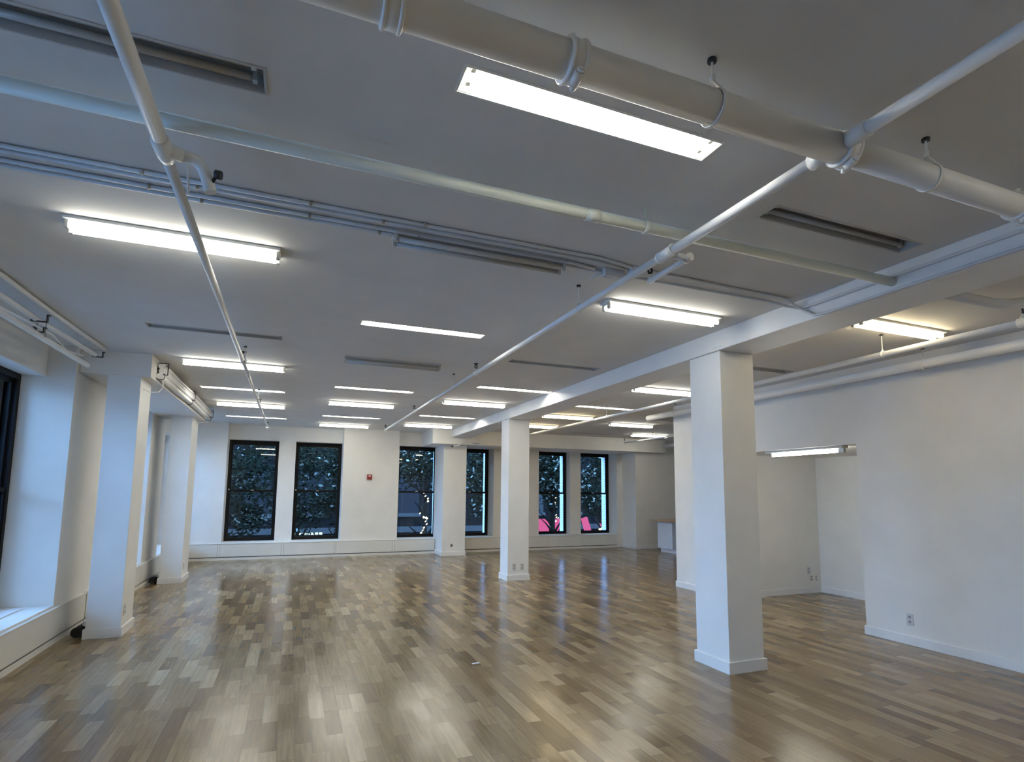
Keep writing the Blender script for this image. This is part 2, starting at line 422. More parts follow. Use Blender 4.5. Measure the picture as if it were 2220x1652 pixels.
# ------------------------------------------------------------------ convector enclosures (radiator covers)
def cover(name, label, x0, x1, yf, yb, joints, axis='x'):
    """low metal enclosure along a wall; yf is the front face, yb the wall"""
    sgn = 1 if yb > yf else -1
    def B(mb, a, b, f, g, z0, z1):
        f, g = min(f, g), max(f, g)
        if axis == 'x': mb.box(a, b, f, g, z0, z1)
        else: mb.box(f, g, a, b, z0, z1)
    cz = (x0 + x1) / 2
    e = empty(name, (0, 0, 0), label, 'radiator cover', 'low radiator covers under the windows')
    m = MB(); B(m, x0, x1, yf - 0.006 * sgn, yb, 0.350, 0.362); m.build('top_panel', 'cover', e)
    xs = [x0] + joints + [x1]
    for a, b in zip(xs[:-1], xs[1:]):
        m = MB(); B(m, a + 0.002, b - 0.002, yf, yf + 0.014 * sgn, 0.072, 0.346); m.build('front_panel', 'cover', e, bevel=0.002)
    m = MB(); B(m, x0, x1, yf + 0.018 * sgn, yf + 0.024 * sgn, 0.0, 0.348); m.build('back_panel', 'gap', e)  # dark sheet painting the shade behind panel joints and kick slot
    m = MB(); B(m, x0, x1, yf + 0.004 * sgn, yf + 0.017 * sgn, 0.0, 0.055); m.build('kick_strip', 'cover', e)
    return e
cover('radiator_cover', 'low cream radiator cover along far wall under the two left windows', -1.99, 3.42, 14.0, 14.05, [-1.42, -1.37, -0.13, -0.08, 1.02, 1.06, 2.37, 2.43])
cover('radiator_cover', 'low radiator cover between the wall column and right corner, under the pink-lit windows', 4.03, 8.74, 14.0, 14.05, [4.85, 5.9, 6.55, 7.63])
cover('radiator_cover', 'long radiator cover under the left windows, ending behind the near left column', Y0 + 0.01, 7.95, -2.11, -2.15, [-2.2, 0.6, 2.1, 4.3], axis='y')
cover('radiator_cover', 'radiator cover between the two left columns, below bright slit windows', 7.98, 13.98, -2.11, -2.15, [9.2, 10.5, 12.6], axis='y')
g = MB().box(-2.445, -2.36, 4.9, 6.98, ZS - 0.001, ZS + 0.008).build('sill_grille', 'white'); tag(g, 'white slotted grille strip lying in the near left window sill', 'grille')

# pipe stubs at the column feet
for (x, y, lab) in ((-1.995, 7.30, 'dark round pipe end on the floor beside the near left column foot'), (-2.03, 10.95, 'dark pipe end on the floor beside the second left column foot')):
    e = empty('floor_pipe', (x, y, 0.0), lab, 'pipe', 'pipe ends at the left column feet')
    MB().cyl((0, 0, 0.05), (0, 0.30, 0.05), 0.05, 20).build('pipe', 'black', e)
    MB().ring((0, 0.012, 0.05), (0, 1, 0), 0.047, 0.007).build('rim', 'dark', e)
    MB().cyl((0.055, 0.06, 0.12), (0.055, 0.28, 0.12), 0.022, 14).build('valve', 'white', e)

# ------------------------------------------------------------------ columns
def column(label, x0, x1, y0, y1, z1, base=True, group='square white columns'):
    o = MB().box(x0, x1, y0, y1, 0, z1).build('column', 'column', bevel=0.004)
    tag(o, label, 'column', group)
    if base:
        t = 0.018; m = MB()
        m.box(x0 - t, x1 + t, y0 - t, y0, 0, 0.1); m.box(x0 - t, x1 + t, y1, y1 + t, 0, 0.1)
        m.box(x0 - t, x0, y0, y1, 0, 0.1); m.box(x1, x1 + t, y0, y1, 0, 0.1)
        m.build('base_trim', 'trim', o, bevel=0.003)
    return o
column('large white square column in right foreground carrying the beam', 3.592, 3.985, 3.965, 4.385, 2.857)
column('white square column in the middle of the room, second under the beam', 3.590, 3.990, 9.325, 9.71, 2.857)
column('white wall column between the far windows with a small outlet', 3.44, 4.02, 13.355, 14.27, 2.683)
column('near left white column standing just off the window wall', -1.895, -1.588, 7.20, 7.68, 2.78)
column('second left white column nearer the far wall', -1.925, -1.607, 10.85, 11.50, 2.78)

# ------------------------------------------------------------------ light fixtures
def recessed(x, y, lit, warm, label):
    e = empty('recessed_light', (x, y, CZ), label, 'light', 'recessed fluorescent ceiling lights')
    L, W, D, t = RL/2 - 0.002, RW/2 - 0.002, RD, 0.003
    m = MB()
    m.box(-L, L, -W, W, D - t, D); m.box(-L, -L + t, -W, W, 0.0, D - t); m.box(L - t, L, -W, W, 0.0, D - t)
    m.box(-L + t, L - t, -W, -W + t, 0.0, D - t); m.box(-L + t, L - t, W - t, W, 0.0, D - t)
    # thin flange round the opening and a ballast ridge between the tubes
    m.box(-L - 0.008, L + 0.008, -W - 0.008, -W, -0.004, -0.0005); m.box(-L - 0.008, L + 0.008, W, W + 0.008, -0.004, -0.0005)
    m.box(-L - 0.008, -L, -W, W, -0.004, -0.0005); m.box(L, L + 0.008, -W, W, -0.004, -0.0005)
    m.build('housing', 'housing' if lit else 'grime', e)
    m = MB(); m.box(-L + 0.05, L - 0.05, -0.014, 0.014, D - 0.02, D - t); m.build('ballast_cover', 'housing' if lit else 'grime', e)
    for s in (-1, 1):
        MB().cyl((-L + 0.045, s * 0.036, 0.030), (L - 0.045, s * 0.036, 0.030), 0.0145, 16).build('tube', ('tubewarm' if warm else 'tube') if lit else 'deadtube', e)
        for q in (-1, 1):
            a, b = sorted((q * (L - 0.044), q * (L - 0.026)))
            m = MB(); m.box(a, b, s * 0.036 - 0.012, s * 0.036 + 0.012, 0.012, D - t - 0.001); m.build('lamp_socket', 'socket', e, bevel=0.003)
    return e
def strip(x, y, lit, warm, label, group='surface fluorescent strip lights'):
    e = empty('strip_light', (x, y, CZ), label, 'light', group)
    hm = 'housing' if lit else 'grime'; L = 0.55
    m = MB(); m.box(-L, L, -0.071, 0.071, -0.019, 0); m.build('reflector', hm, e, bevel=0.003)
    m = MB(); m.box(-L, L, -0.020, 0.020, -0.038, -0.0195); m.build('channel', hm, e, bevel=0.003)
    for s in (-1, 1):
        MB().cyl((-L + 0.025, s * 0.037, -0.050), (L - 0.025, s * 0.037, -0.050), 0.0145, 16).build('tube', ('tubewarm' if warm else 'striptube') if lit else 'deadtube', e)
        for q in (-1, 1):
            a, b = sorted((q * (L - 0.024), q * (L - 0.004)))
            m = MB(); m.box(a, b, s * 0.037 - 0.013, s * 0.037 + 0.013, -0.068, -0.0195); m.build('lamp_socket', 'socket' if lit else 'grime', e, bevel=0.003)
    return e
pro = {}
def place(kind, fn, x, y, lit, warm, label):
    k = (kind, lit, warm)
    if k not in pro: pro[k] = fn(x, y, lit, warm, label); return
    c = copy_tree(pro[k]); c.location = (x, y, CZ); c['label'] = label
for a in REC: place('r', recessed, *a)
for a in SURF: place('s', strip, *a)
# unseen lights added behind the viewpoint to brighten the room, continuing the grid
for i, (x, y) in enumerate(((-0.70, -1.3), (4.95, -0.2), (2.80, 0.1))):
    place('s', strip, x, y, 1, 0, ['lit strip light behind the viewpoint in the left row', 'lit strip light behind the viewpoint right of the beam', 'lit strip light just behind the viewpoint left of the beam'][i])
# alcove light: one tube under a channel
e = empty('alcove_light', (6.165, 5.33, 2.14), 'single-tube strip light mounted under the header of the right alcove opening', 'light')
MB().box(-0.05, 0.06, -0.58, 0.60, -0.03, 0).build('channel', 'housing', e, bevel=0.003)
MB().cyl((0, -0.50, -0.062), (0, 0.50, -0.062), 0.018, 16).build('tube', 'tube', e)
for a, b in ((-0.58, -0.505), (0.505, 0.535)):
    MB().box(-0.02, 0.02, a, b, -0.085, -0.030).build('lamp_socket', 'metal', e, bevel=0.003)

# ------------------------------------------------------------------ pipes
def coupling(parent, c, axis, R, name='coupling', bolts=True, ang=0.0):
    """grooved pipe clamp: two raised rims, a band and bolt lugs"""
    c = Vector(c); ax = Vector(axis).normalized(); w = 0.028
    m = MB(); m.cyl(c - ax * w, c + ax * w, R + 0.007, 28)
    for s in (-1, 1): m.ring(c + ax * (w * 0.8 * s), ax, R + 0.006, 0.006, flat=1.2)
    if bolts:
        for sy in (-1, 1):
            d = Vector((0, math.cos(ang) * sy, math.sin(ang) * sy)) if abs(ax.x) > 0.5 else Vector((sy, 0, 0))
            pz = d.cross(ax).normalized(); q = c + d * (R + 0.016)
            m.cyl(q - pz * 0.02, q + pz * 0.02, 0.016, 12)
    o = m.build(name, 'pipe', parent)
    if bolts:
        m = MB()
        for sy in (-1, 1):
            d = Vector((0, math.cos(ang) * sy, math.sin(ang) * sy)) if abs(ax.x) > 0.5 else Vector((sy, 0, 0))
            pz = d.cross(ax).normalized(); q = c + d * (R + 0.020)
            m.cyl(q - pz * 0.042, q + pz * 0.034, 0.006, 8); m.cyl(q - pz * 0.036, q - pz * 0.026, 0.011, 6); m.cyl(q + pz * 0.022, q + pz * 0.03, 0.011, 6)
        m.build('bolt', 'pipe', o)
    return o
def hanger(parent, c, axis, R, mat='pipe', top=CZ, tear=0.0):
    """threaded rod from the ceiling carrying a teardrop ring"""
    x, y, z = c; m = MB()
    m.ring(c, axis, R + 0.003, 0.003, flat=3.0)
    k = z + R + 0.045
    if tear:
        ax = Vector(axis); sd = Vector((0, 0, 1)).cross(ax).normalized()
        for s in (-1, 1): m.tube([Vector(c) + sd * (R * 0.75 * s) + Vector((0, 0, R * 0.7)), Vector((x, y, k))], 0.005, 8)
    else: k = z + R
    m.cyl((x, y, k - 0.005), (x, y, k + 0.018), 0.010, 8)
    o = m.build('hanger_ring', mat, parent)
    m = MB(); m.cyl((x, y, k), (x, y, top), 0.0045, 8); m.build('hanger_rod', mat, parent)
    m = MB(); m.cyl((x, y, top - 0.012), (x, y, top), 0.016, 8); m.build('ceiling_anchor', 'dark', parent)
def sprinkler(parent, p, up=True):
    x, y, z = p; s = 1 if up else -1
    o = MB().cyl((x, y, z), (x, y, z + 0.03 * s), 0.014, 10).build('sprinkler_socket', 'pipe', parent)
    m = MB(); m.cyl((x, y, z + 0.03 * s), (x, y, z + 0.042 * s), 0.013, 6)
    for q in (-1, 1): m.tube([(x + q * 0.009, y, z + 0.04 * s), (x + q * 0.015, y, z + 0.06 * s), (x, y, z + 0.085 * s)], 0.006, 6)
    m.cyl((x, y, z + 0.085 * s), (x, y, z + 0.091 * s), 0.026, 12)
    m.build('sprinkler_head', 'dark', o)

PY, PZ = 1.40, 2.862
# main pipe P3
main = MB()
main.tube([(-2.14, PY, 2.845), (-0.5, PY, 2.85), (1.87, PY, PZ)], 0.056, 32)
main = main.build('main_pipe', 'pipe'); tag(main, 'thick grey-painted main pipe running across the top of the picture', 'pipe')
MB().tube([(1.87, PY, PZ), (3.00, PY, 2.868), (6.0, PY, 2.87)], 0.051, 32).build('reduced_pipe', 'pipe', main)
coupling(main, (0.19, PY, 2.852), (1, 0, 0), 0.056, bolts=False)
coupling(main, (0.735, PY, 2.856), (1, 0, 0), 0.057, ang=PI/2.6)
coupling(main, (1.90, PY, PZ), (1, 0, 0), 0.056, ang=PI/2.6)
coupling(main, (3.03, PY, 2.868), (1, 0, 0), 0.052, ang=PI/2.6)
hanger(main, (1.275, PY, 2.858), (1, 0, 0), 0.057, tear=1)
hanger(main, (2.40, PY, 2.866), (1, 0, 0), 0.052, tear=1)
# branch sprinkler pipe P1 (right)
X = 1.86
p1 = MB(); p1.tube([(X, PY + 0.055, 2.862), (X, 2.46, 2.862)], 0.0245, 20); p1.tube([(X, -1.5, 2.862), (X, PY - 0.055, 2.862)], 0.0245, 20)
p1 = p1.build('sprinkler_pipe', 'pipe'); tag(p1, 'long white sprinkler pipe from the upper right, teed to the thick main pipe', 'pipe')
MB().tube([(X, 2.46, 2.862), (X, 5.9, 2.866)], 0.022, 16).build('middle_length', 'pipe', p1)
MB().tube([(X, 5.9, 2.866), (X, 9.3, 2.868), (X, 12.4, 2.872)], 0.018, 14).build('far_length', 'pipe', p1)
for ya, yb in ((PY + 0.05, PY + 0.11), (PY - 0.13, PY - 0.05)): MB().cyl((X, ya, 2.862), (X, yb, 2.862), 0.031, 20).build('branch_tee', 'pipe', p1)
m = MB(); m.cyl((X, 2.38, 2.862), (X, 2.50, 2.862), 0.031, 20); m.ring((X, 2.38, 2.862), (0, 1, 0), 0.03, 0.005); m.ring((X, 2.50, 2.862), (0, 1, 0), 0.028, 0.005)
m.tube([(X, 2.44, 2.862), (1.975, 2.44, 2.862), (2.0, 2.44, 2.85)], 0.020, 14); m.build('tee_fitting', 'pipe', p1)
m = MB(); m.tube([(2.0, 2.44, 2.862), (2.004, 2.50, 2.860), (2.0, 2.56, 2.858), (2.0, 2.80, 2.855)], 0.017, 14); m.cyl((2.0, 2.41, 2.86), (2.0, 2.46, 2.86), 0.024, 14)
m.build('branch_arm', 'pipe', p1)
sprinkler(p1, (2.0, 2.79, 2.865))
for yy in (3.46, 6.81): hanger(p1, (X, yy, 2.866), (0, 1, 0), 0.020)
for yy in (5.88, 9.28, 12.36):
    m = MB(); m.cyl((X, yy - 0.03, 2.868), (X, yy + 0.03, 2.868), 0.026, 14); m.build('tee_fitting', 'pipe', p1)
    sprinkler(p1, (X, yy, 2.885))
# branch sprinkler pipe P2 (left)
X = -0.525
p2 = MB().tube([(X, PY + 0.05, 2.868), (X, 2.42, 2.868)], 0.0275, 20).build('sprinkler_pipe', 'pipe'); tag(p2, 'white sprinkler pipe on the left running away from top left, crossing the strip light', 'pipe')
MB().tube([(X, 2.42, 2.868), (X, 6.3, 2.88)], 0.0215, 16).build('middle_length', 'pipe', p2)
MB().tube([(X, 6.3, 2.88), (X, 9.8, 2.885), (X, 13.1, 2.90)], 0.017, 14).build('far_length', 'pipe', p2)
m = MB(); m.tube([(X, 2.34, 2.868), (X, 2.37, 2.868), (X, 2.46, 2.868), (X, 2.50, 2.868)], 0.034, 20, radii=[0.029, 0.035, 0.033, 0.025])
m.cyl((X, 2.42, 2.868), (X + 0.058, 2.45, 2.872), 0.027, 16); m.build('tee_fitting', 'pipe', p2)
m = MB(); m.tube([(X + 0.05, 2.45, 2.872), (-0.44, 2.47, 2.880), (-0.415, 2.475, 2.872), (-0.395, 2.48, 2.85), (-0.375, 2.48, 2.80), (-0.362, 2.48, 2.755)], 0.0235, 16); m.build('branch_arm', 'pipe', p2)
m = MB(); m.cyl((-0.36, 2.47, 2.79), (-0.345, 2.46, 2.815), 0.007, 8); m.cyl((-0.347, 2.46, 2.826), (-0.325, 2.455, 2.822), 0.018, 12); m.build('sprinkler_head', 'dark', p2)
m = MB(); m.tube([(-0.452, 2.49, 2.88), (-0.455, 2.56, 2.77)], 0.005, 8); m.build('drip_lever', 'pipe', p2)
for yy in (6.38, 9.1): hanger(p2, (X + 0.015, yy, 2.885), (0, 1, 0), 0.018)
for yy in (6.42, 9.75, 13.05):
    m = MB(); m.cyl((X, yy - 0.03, 2.885), (X, yy + 0.03, 2.885), 0.025, 14); m.build('tee_fitting', 'pipe', p2)
    sprinkler(p2, (X, yy, 2.90))
# drain pipe P4
dr = MB().tube([(-2.14, 2.343, 2.945), (3.60, 2.343, 2.93)], 0.029, 24).build('drain_pipe', 'drain'); tag(dr, 'pale greenish drain pipe crossing the room and ending in the beam', 'pipe')
MB().cyl((1.30, 2.343, 2.936), (1.375, 2.343, 2.936), 0.0325, 24).build('coupling', 'drain', dr)
o = MB(); o.ring((1.655, 2.343, 2.935), (1, 0, 0), 0.033, 0.0035, flat=4.0); o = o.build('hanger_strap', 'drain', dr)
MB().tube([(1.655, 2.343, 2.966), (1.655, 2.343, 3.04)], 0.008, 8).build('strap_end', 'drain', dr)
MB().tube([(3.95, 2.33, 2.925), (4.6, 2.33, 2.925), (4.75, 2.31, 2.935), (4.95, 2.22, 2.955), (5.5, 2.0, 2.965), (6.08, 1.8, 2.965)], 0.037, 20).build('drain_pipe', 'conduit')
o = bpy.data.objects['drain_pipe.001']; tag(o, 'grey bent pipe right of the beam at the right edge of the picture', 'pipe')
m = MB(); m.cyl((4.86, 2.262, 2.946), (4.93, 2.229, 2.953), 0.044, 20); m.build('coupling', 'conduit', o)

# right wall pipes
pa = MB().tube([(5.05, 0.5, 2.85), (5.04, 5.0, 2.85)], 0.026, 18).build('sprinkler_pipe', 'pipe'); tag(pa, 'white sprinkler pipe right of the beam, passing under the warm light', 'pipe')
MB().tube([(5.04, 5.0, 2.85), (4.98, 12.0, 2.85)], 0.021, 16).build('far_length', 'pipe', pa)
m = MB(); m.cyl((5.05, 2.18, 2.85), (5.05, 2.40, 2.85), 0.036, 18); m.cyl((5.05, 2.36, 2.85), (5.05, 2.36, 2.895), 0.024, 14); m.build('tee_fitting', 'pipe', pa)
sprinkler(pa, (5.05, 2.36, 2.885))
hanger(pa, (5.045, 3.45, 2.85), (0, 1, 0), 0.026); hanger(pa, (5.0, 8.3, 2.85), (0, 1, 0), 0.021)
pb = MB().tube([(5.90, -2.0, 2.868), (5.90, 8.37, 2.885)], 0.048, 24).build('wall_pipe', 'pipe'); tag(pb, 'thicker white pipe hugging the top of the right wall', 'pipe')
MB().ring((5.90, 8.355, 2.885), (0, 1, 0), 0.044, 0.006).build('end_cap', 'pipe', pb)
hanger(pb, (5.90, 3.62, 2.87), (0, 1, 0), 0.048); hanger(pb, (5.90, 7.6, 2.883), (0, 1, 0), 0.048)
pc = MB().tube([(8.22, 12.75, 2.88), (8.25, 8.4, 2.88)], 0.018, 14).build('sprinkler_pipe', 'pipe'); tag(pc, 'thin sprinkler pipe with upright end below the far right lit strip light', 'pipe')
MB().cyl((8.22, 12.74, 2.87), (8.22, 12.74, 2.91), 0.018, 12).build('end_elbow', 'pipe', pc); sprinkler(pc, (8.22, 12.74, 2.90))
hanger(pc, (8.23, 11.5, 2.88), (0, 1, 0), 0.018)
pd = MB().tube([(9.75, 13.36, 2.86), (9.4, 8.0, 2.88)], 0.05, 18).build('wall_pipe', 'pipe'); tag(pd, 'short visible white pipe at far right against the corner above the counter', 'pipe')
pe = MB().tube([(4.12, 12.9, CZ), (4.12, 12.9, 2.72), (4.0, 12.9, 2.74), (3.83, 12.9, 2.745), (3.69, 12.95, 2.645), (3.55, 12.95, 2.62)], 0.013, 10).build('sprinkler_pipe', 'pipe'); tag(pe, 'small bent sprinkler arm below the beam end above the wall column', 'pipe')
MB().cyl((4.12, 12.9, 2.700), (4.12, 12.9, 2.712), 0.09, 18).build('shield_disc', 'metal', pe); MB().cyl((3.56, 12.95, 2.62), (3.51, 12.95, 2.61), 0.02, 10).build('sprinkler_head', 'dark', pe)

# thin conduits across the ceiling
CR = 0.0105
CL = [(2.965, 'topmost of the four thin conduits across the ceiling, running on to the beam'), (3.008, 'second of the four thin ceiling conduits from the top'),
      (3.098, 'third of the four thin ceiling conduits, ending in a small box'), (3.145, 'lowest of the four thin ceiling conduits, running past the box')]
zc = CZ - CR - 0.002
paths = [
 [(-2.14, 2.96, zc), (1.75, 2.965, zc), (2.05, 3.02, zc), (3.44, 3.06, zc), (3.52, 3.06, 2.99), (3.555, 3.00, 2.93), (3.556, 2.93, 2.88), (3.558, 2.80, 2.868), (3.558, -2.0, 2.868)],
 [(-2.14, 3.005, zc), (1.75, 3.01, zc), (2.02, 3.055, zc)],
 [(-2.14, 3.098, zc), (1.62, 3.098, zc), (1.80, 3.12, zc)],
 [(-2.14, 3.15, zc), (1.55, 3.15, zc), (3.33, 3.15, zc), (3.50, 3.12, 3.0), (3.556, 3.04, 2.965), (3.558, 2.90, 2.962), (3.558, -2.0, 2.962)],
]
cos = []
for i, (pts, (yy, lab)) in enumerate(zip(paths, CL)):
    o = MB().tube(pts, CR, 10).build('conduit', 'conduit'); tag(o, lab, 'conduit', 'thin ceiling conduits'); cos.append(o)
    for x in ((-0.72, 0.02, 0.62) if i % 2 == 0 else (-0.5, 0.40)):
        m = MB(); y = pts[0][1]
        m.ring((x, y, zc), (1, 0, 0), CR + 0.001, 0.003, flat=3.0); m.box(x - 0.008, x + 0.008, y + CR, y + CR + 0.028, zc + 0.008, zc + CR)
        m.build('clip', 'metal', o)
e = empty('junction_box', (1.95, 3.13, CZ), 'small grey ceiling junction box with a dark knockout, left of the right sprinkler pipe', 'junction box')
m = MB().box(-0.085, 0.07, -0.032, 0.030, -0.05, 0).build('box', 'conduit', e, bevel=0.004)
MB().cyl((0.069, 0.0, -0.025), (0.0712, 0.0, -0.025), 0.013, 12).build('knockout', 'dark', e)
MB().tube([(-0.085, 0.0, -0.03), (-0.12, 0.02, -0.04), (-0.15, 0.05, -0.07)], 0.007, 8).build('lead', 'conduit', e)
o = MB().box(2.02, 2.12, 3.00, 3.075, CZ - 0.045, CZ).build('junction_box', 'conduit', bevel=0.004); tag(o, 'second ceiling box hidden against the right sprinkler pipe where conduits meet', 'junction box')

# left bay pipes near the window ceiling
def bracket(parent, x, y, z, w, h):
    m = MB(); t = 0.007
    m.box(x - w, x - w + t * 3, y, y + 0.03, z, z + t); m.box(x - w + t * 2, x - w + t * 3, y, y + 0.03, z - h, z)
    m.box(x - w + t * 2, x + w - t * 2, y, y + 0.03, z - h - t, z - h); m.box(x + w - t * 3, x + w - t * 2, y, y + 0.03, z - h, z); m.box(x + w - t * 3, x + w, y, y + 0.03, z, z + t)
    m.build('bracket', 'dark', parent)
w1 = MB().tube([(-2.00, 0.0, 2.80), (-1.99, 6.86, 2.80)], 0.026, 16).build('window_pipe', 'pipe'); tag(w1, 'lower white pipe along the left window wall near the ceiling, open end at the column', 'pipe', 'pipes above the left windows')
bracket(w1, -1.99, 5.66, 2.865, 0.045, 0.03)
m = MB()
for s in (-1, 1): m.tube([(-1.99 + s * 0.03, 5.70, 2.80), (-1.99 + s * 0.03, 5.70, 2.93)], 0.004, 6)
m.build('hanger_rod', 'metal', w1)
w2 = MB().tube([(-2.02, 0.0, 2.93), (-2.01, 5.6, 2.93), (-1.96, 6.95, 2.935)], 0.022, 14).build('window_pipe', 'pipe'); tag(w2, 'middle white pipe along the left window wall, on black brackets', 'pipe', 'pipes above the left windows')
bracket(w2, -1.985, 5.62, 2.965, 0.07, 0.05); bracket(w2, -1.945, 6.98, 2.97, 0.06, 0.045)
w3 = MB().tube([(-1.93, 0.0, 3.015), (-1.93, 5.7, 3.015), (-1.90, 7.02, 3.015)], 0.018, 12).build('window_pipe', 'pipe'); tag(w3, 'topmost slim white pipe against the ceiling along the left window wall', 'pipe', 'pipes above the left windows')
w4 = MB().tube([(-2.06, 4.2, 2.87), (-2.05, 5.2, 2.875), (-1.98, 5.9, 2.87), (-2.06, 6.5, 2.86), (-2.04, 6.9, 2.90)], 0.009, 8).build('loose_cable', 'pipe'); tag(w4, 'loose white cable sagging between the left window pipes', 'cable')
MB().cyl((-2.03, 6.15, 2.835), (-2.03, 6.22, 2.85), 0.02, 10).build('cable_knot', 'metal', w4)
# pipe bundle beyond the near left column
bd = empty('pipe_bundle', (-1.46, 7.45, 2.9), 'bundle of white pipes on black brackets beyond the near left column', 'pipe bundle')
for k, (dx, dz, r) in enumerate(((-0.005, -0.055, 0.036), (0.012, 0.005, 0.032), (0.0, 0.06, 0.028), (0.03, 0.075, 0.018))):
    m = MB(); m.tube([(dx, 0, dz), (dx, 1.1, dz - 0.008), (dx, 2.2, dz + 0.008), (dx, 3.2, dz - 0.004), (dx - 0.01, 4.3, dz)], r, 14); m.build('pipe', 'pipe', bd)
for yy in (0.02, 2.05, 4.15):
    m = MB(); t = 0.006
    m.box(-0.03, 0.07, yy, yy + 0.03, 0.10, 0.10 + t); m.box(0.064, 0.07, yy, yy + 0.03, -0.03, 0.10); m.box(0.02, 0.07, yy, yy + 0.03, -0.036, -0.03)
    m.ring((0.02, yy, 0.03), (0, 1, 0), 0.055, 0.005, a0=-1.8, a1=1.4); m.ring((0, yy, -0.055), (0, 1, 0), 0.042, 0.004)
    m.build('bracket', 'dark', bd)
c1 = MB().tube([(-1.585, 7.32, 2.66), (-1.55, 7.5, 2.655), (-1.49, 7.6, 2.68), (-1.46, 7.62, 2.74), (-1.455, 7.6, 2.81)], 0.006, 8).build('loose_cable', 'pipe'); tag(c1, 'thin cable looping from the near left column top to the pipe bundle', 'cable')
c2 = MB().tube([(-1.60, 11.3, 2.72), (-1.55, 11.5, 2.75), (-1.48, 11.72, 2.80), (-1.465, 11.74, 2.85)], 0.006, 8).build('loose_cable', 'pipe'); tag(c2, 'thin cable from the second left column top to the far end of the pipe bundle', 'cable')

# ------------------------------------------------------------------ small wall things
def outlet(loc, rz, label, w=0.07, h=0.115, mat='plate'):
    """local -y faces the room"""
    e = empty('wall_outlet', loc, label, 'outlet', 'wall outlets near the floor', rz)
    p = MB().box(-w/2, w/2, -0.006, 0, -h/2, h/2).build('cover_plate', mat, e, bevel=0.002)
    for s in (-1, 1):
        m = MB(); m.cyl((0, -0.0075, s * 0.024), (0, -0.005, s * 0.024), 0.016, 16); q = m.build('socket_face', 'cabinetgrey', e)
        m = MB(); m.box(-0.008, -0.005, -0.0085, -0.007, s * 0.024 - 0.002, s * 0.024 + 0.008); m.box(0.005, 0.008, -0.0085, -0.007, s * 0.024 - 0.002, s * 0.024 + 0.008); m.build('slots', 'dark', q)
    return e
outlet((3.68, 13.354, 0.245), 0, 'dark little outlet on the wall column between the far windows', 0.05, 0.075, 'dark')
outlet((3.715, 9.324, 0.24), 0, 'left of the two outlets on the middle column')
outlet((3.865, 9.324, 0.235), 0, 'right of the two outlets on the middle column')
outlet((-1.587, 7.30, 0.26), PI/2, 'outlet on the inner side of the near left column')
outlet((-1.606, 11.0, 0.26), PI/2, 'outlet on the inner side of the second left column')
outlet((7.68, 6.659, 0.35), 0, 'upper outlet on the alcove wall')
outlet((7.73, 6.659, 0.228), 0, 'lower left outlet on the alcove wall near its corner', 0.045, 0.06)
outlet((7.83, 6.659, 0.228), 0, 'lower right outlet in the alcove closest to the corner', 0.045, 0.06)
outlet((6.069, 4.04, 0.26), -PI/2, 'outlet low on the long right wall')
fa = empty('fire_alarm', (1.772, 14.05, 1.88), 'small red fire alarm box on the far wall between window pairs', 'fire alarm')
MB().box(-0.058, 0.058, -0.045, 0, -0.062, 0.062).build('body', 'red', fa, bevel=0.006)
MB().box(-0.03, 0.03, -0.05, -0.044, 0.012, 0.034).build('strobe', 'white', fa, bevel=0.002)
MB().box(-0.035, 0.035, -0.049, -0.044, -0.045, -0.005).build('grille', 'red', fa)
o = MB().box(-0.035, 0.035, -0.012, 0.012, 0, 0.006).build('paper_scrap', 'white', bevel=0.002); o.location = (1.634, 5.02, 0.0); o.rotation_euler = (0, 0, 0.1); tag(o, 'small white scrap lying on the floor in mid room', 'scrap')
o = MB().box(4.57, 4.64, 3.44, 3.455, CZ - 0.002, CZ + 0.001).build('paint_chip', 'white'); tag(o, 'small pale chip mark on the ceiling right of the beam', 'mark')
# electrical outline plate on the beam above the near column
m = MB(); m.box(3.564, 3.570, 3.90, 4.02, 2.885, 2.96)
o = m.build('beam_plate', 'column', bevel=0.001); tag(o, 'painted-over blank plate on the beam side above the near column', 'plate')

# kitchen counter far right
e = empty('kitchen_counter', (9.2, 11.8, 0), 'white counter cabinet with a wooden top at far right, half hidden by the wall corner', 'counter')
MB().box(-0.10, 0.75, -1.6, 1.15, 0.80, 0.835).build('worktop', 'wood', e, bevel=0.004)
MB().box(0.02, 0.65, -1.5, 0.90, 0.10, 0.80).build('body', 'cabinetgrey', e)  # shaded part of the cabinet, painted grey instead of white
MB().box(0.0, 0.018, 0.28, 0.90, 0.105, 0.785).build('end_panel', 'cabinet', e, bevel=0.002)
MB().box(0.05, 0.60, -1.5, 0.84, 0.0, 0.10).build('toe_kick', 'cabinet', e)

# ------------------------------------------------------------------ outside
GZ = -4.0
o = MB().box(-40, 60, -30, 70, GZ - 0.2, GZ).build('street_ground', 'asphalt'); o['kind'] = 'structure'
nb = MB().box(-16, -11, -20, 30, GZ, 3.2).build('brick_building', 'neighbour'); tag(nb, 'grey brick building outside the near left window', 'building')
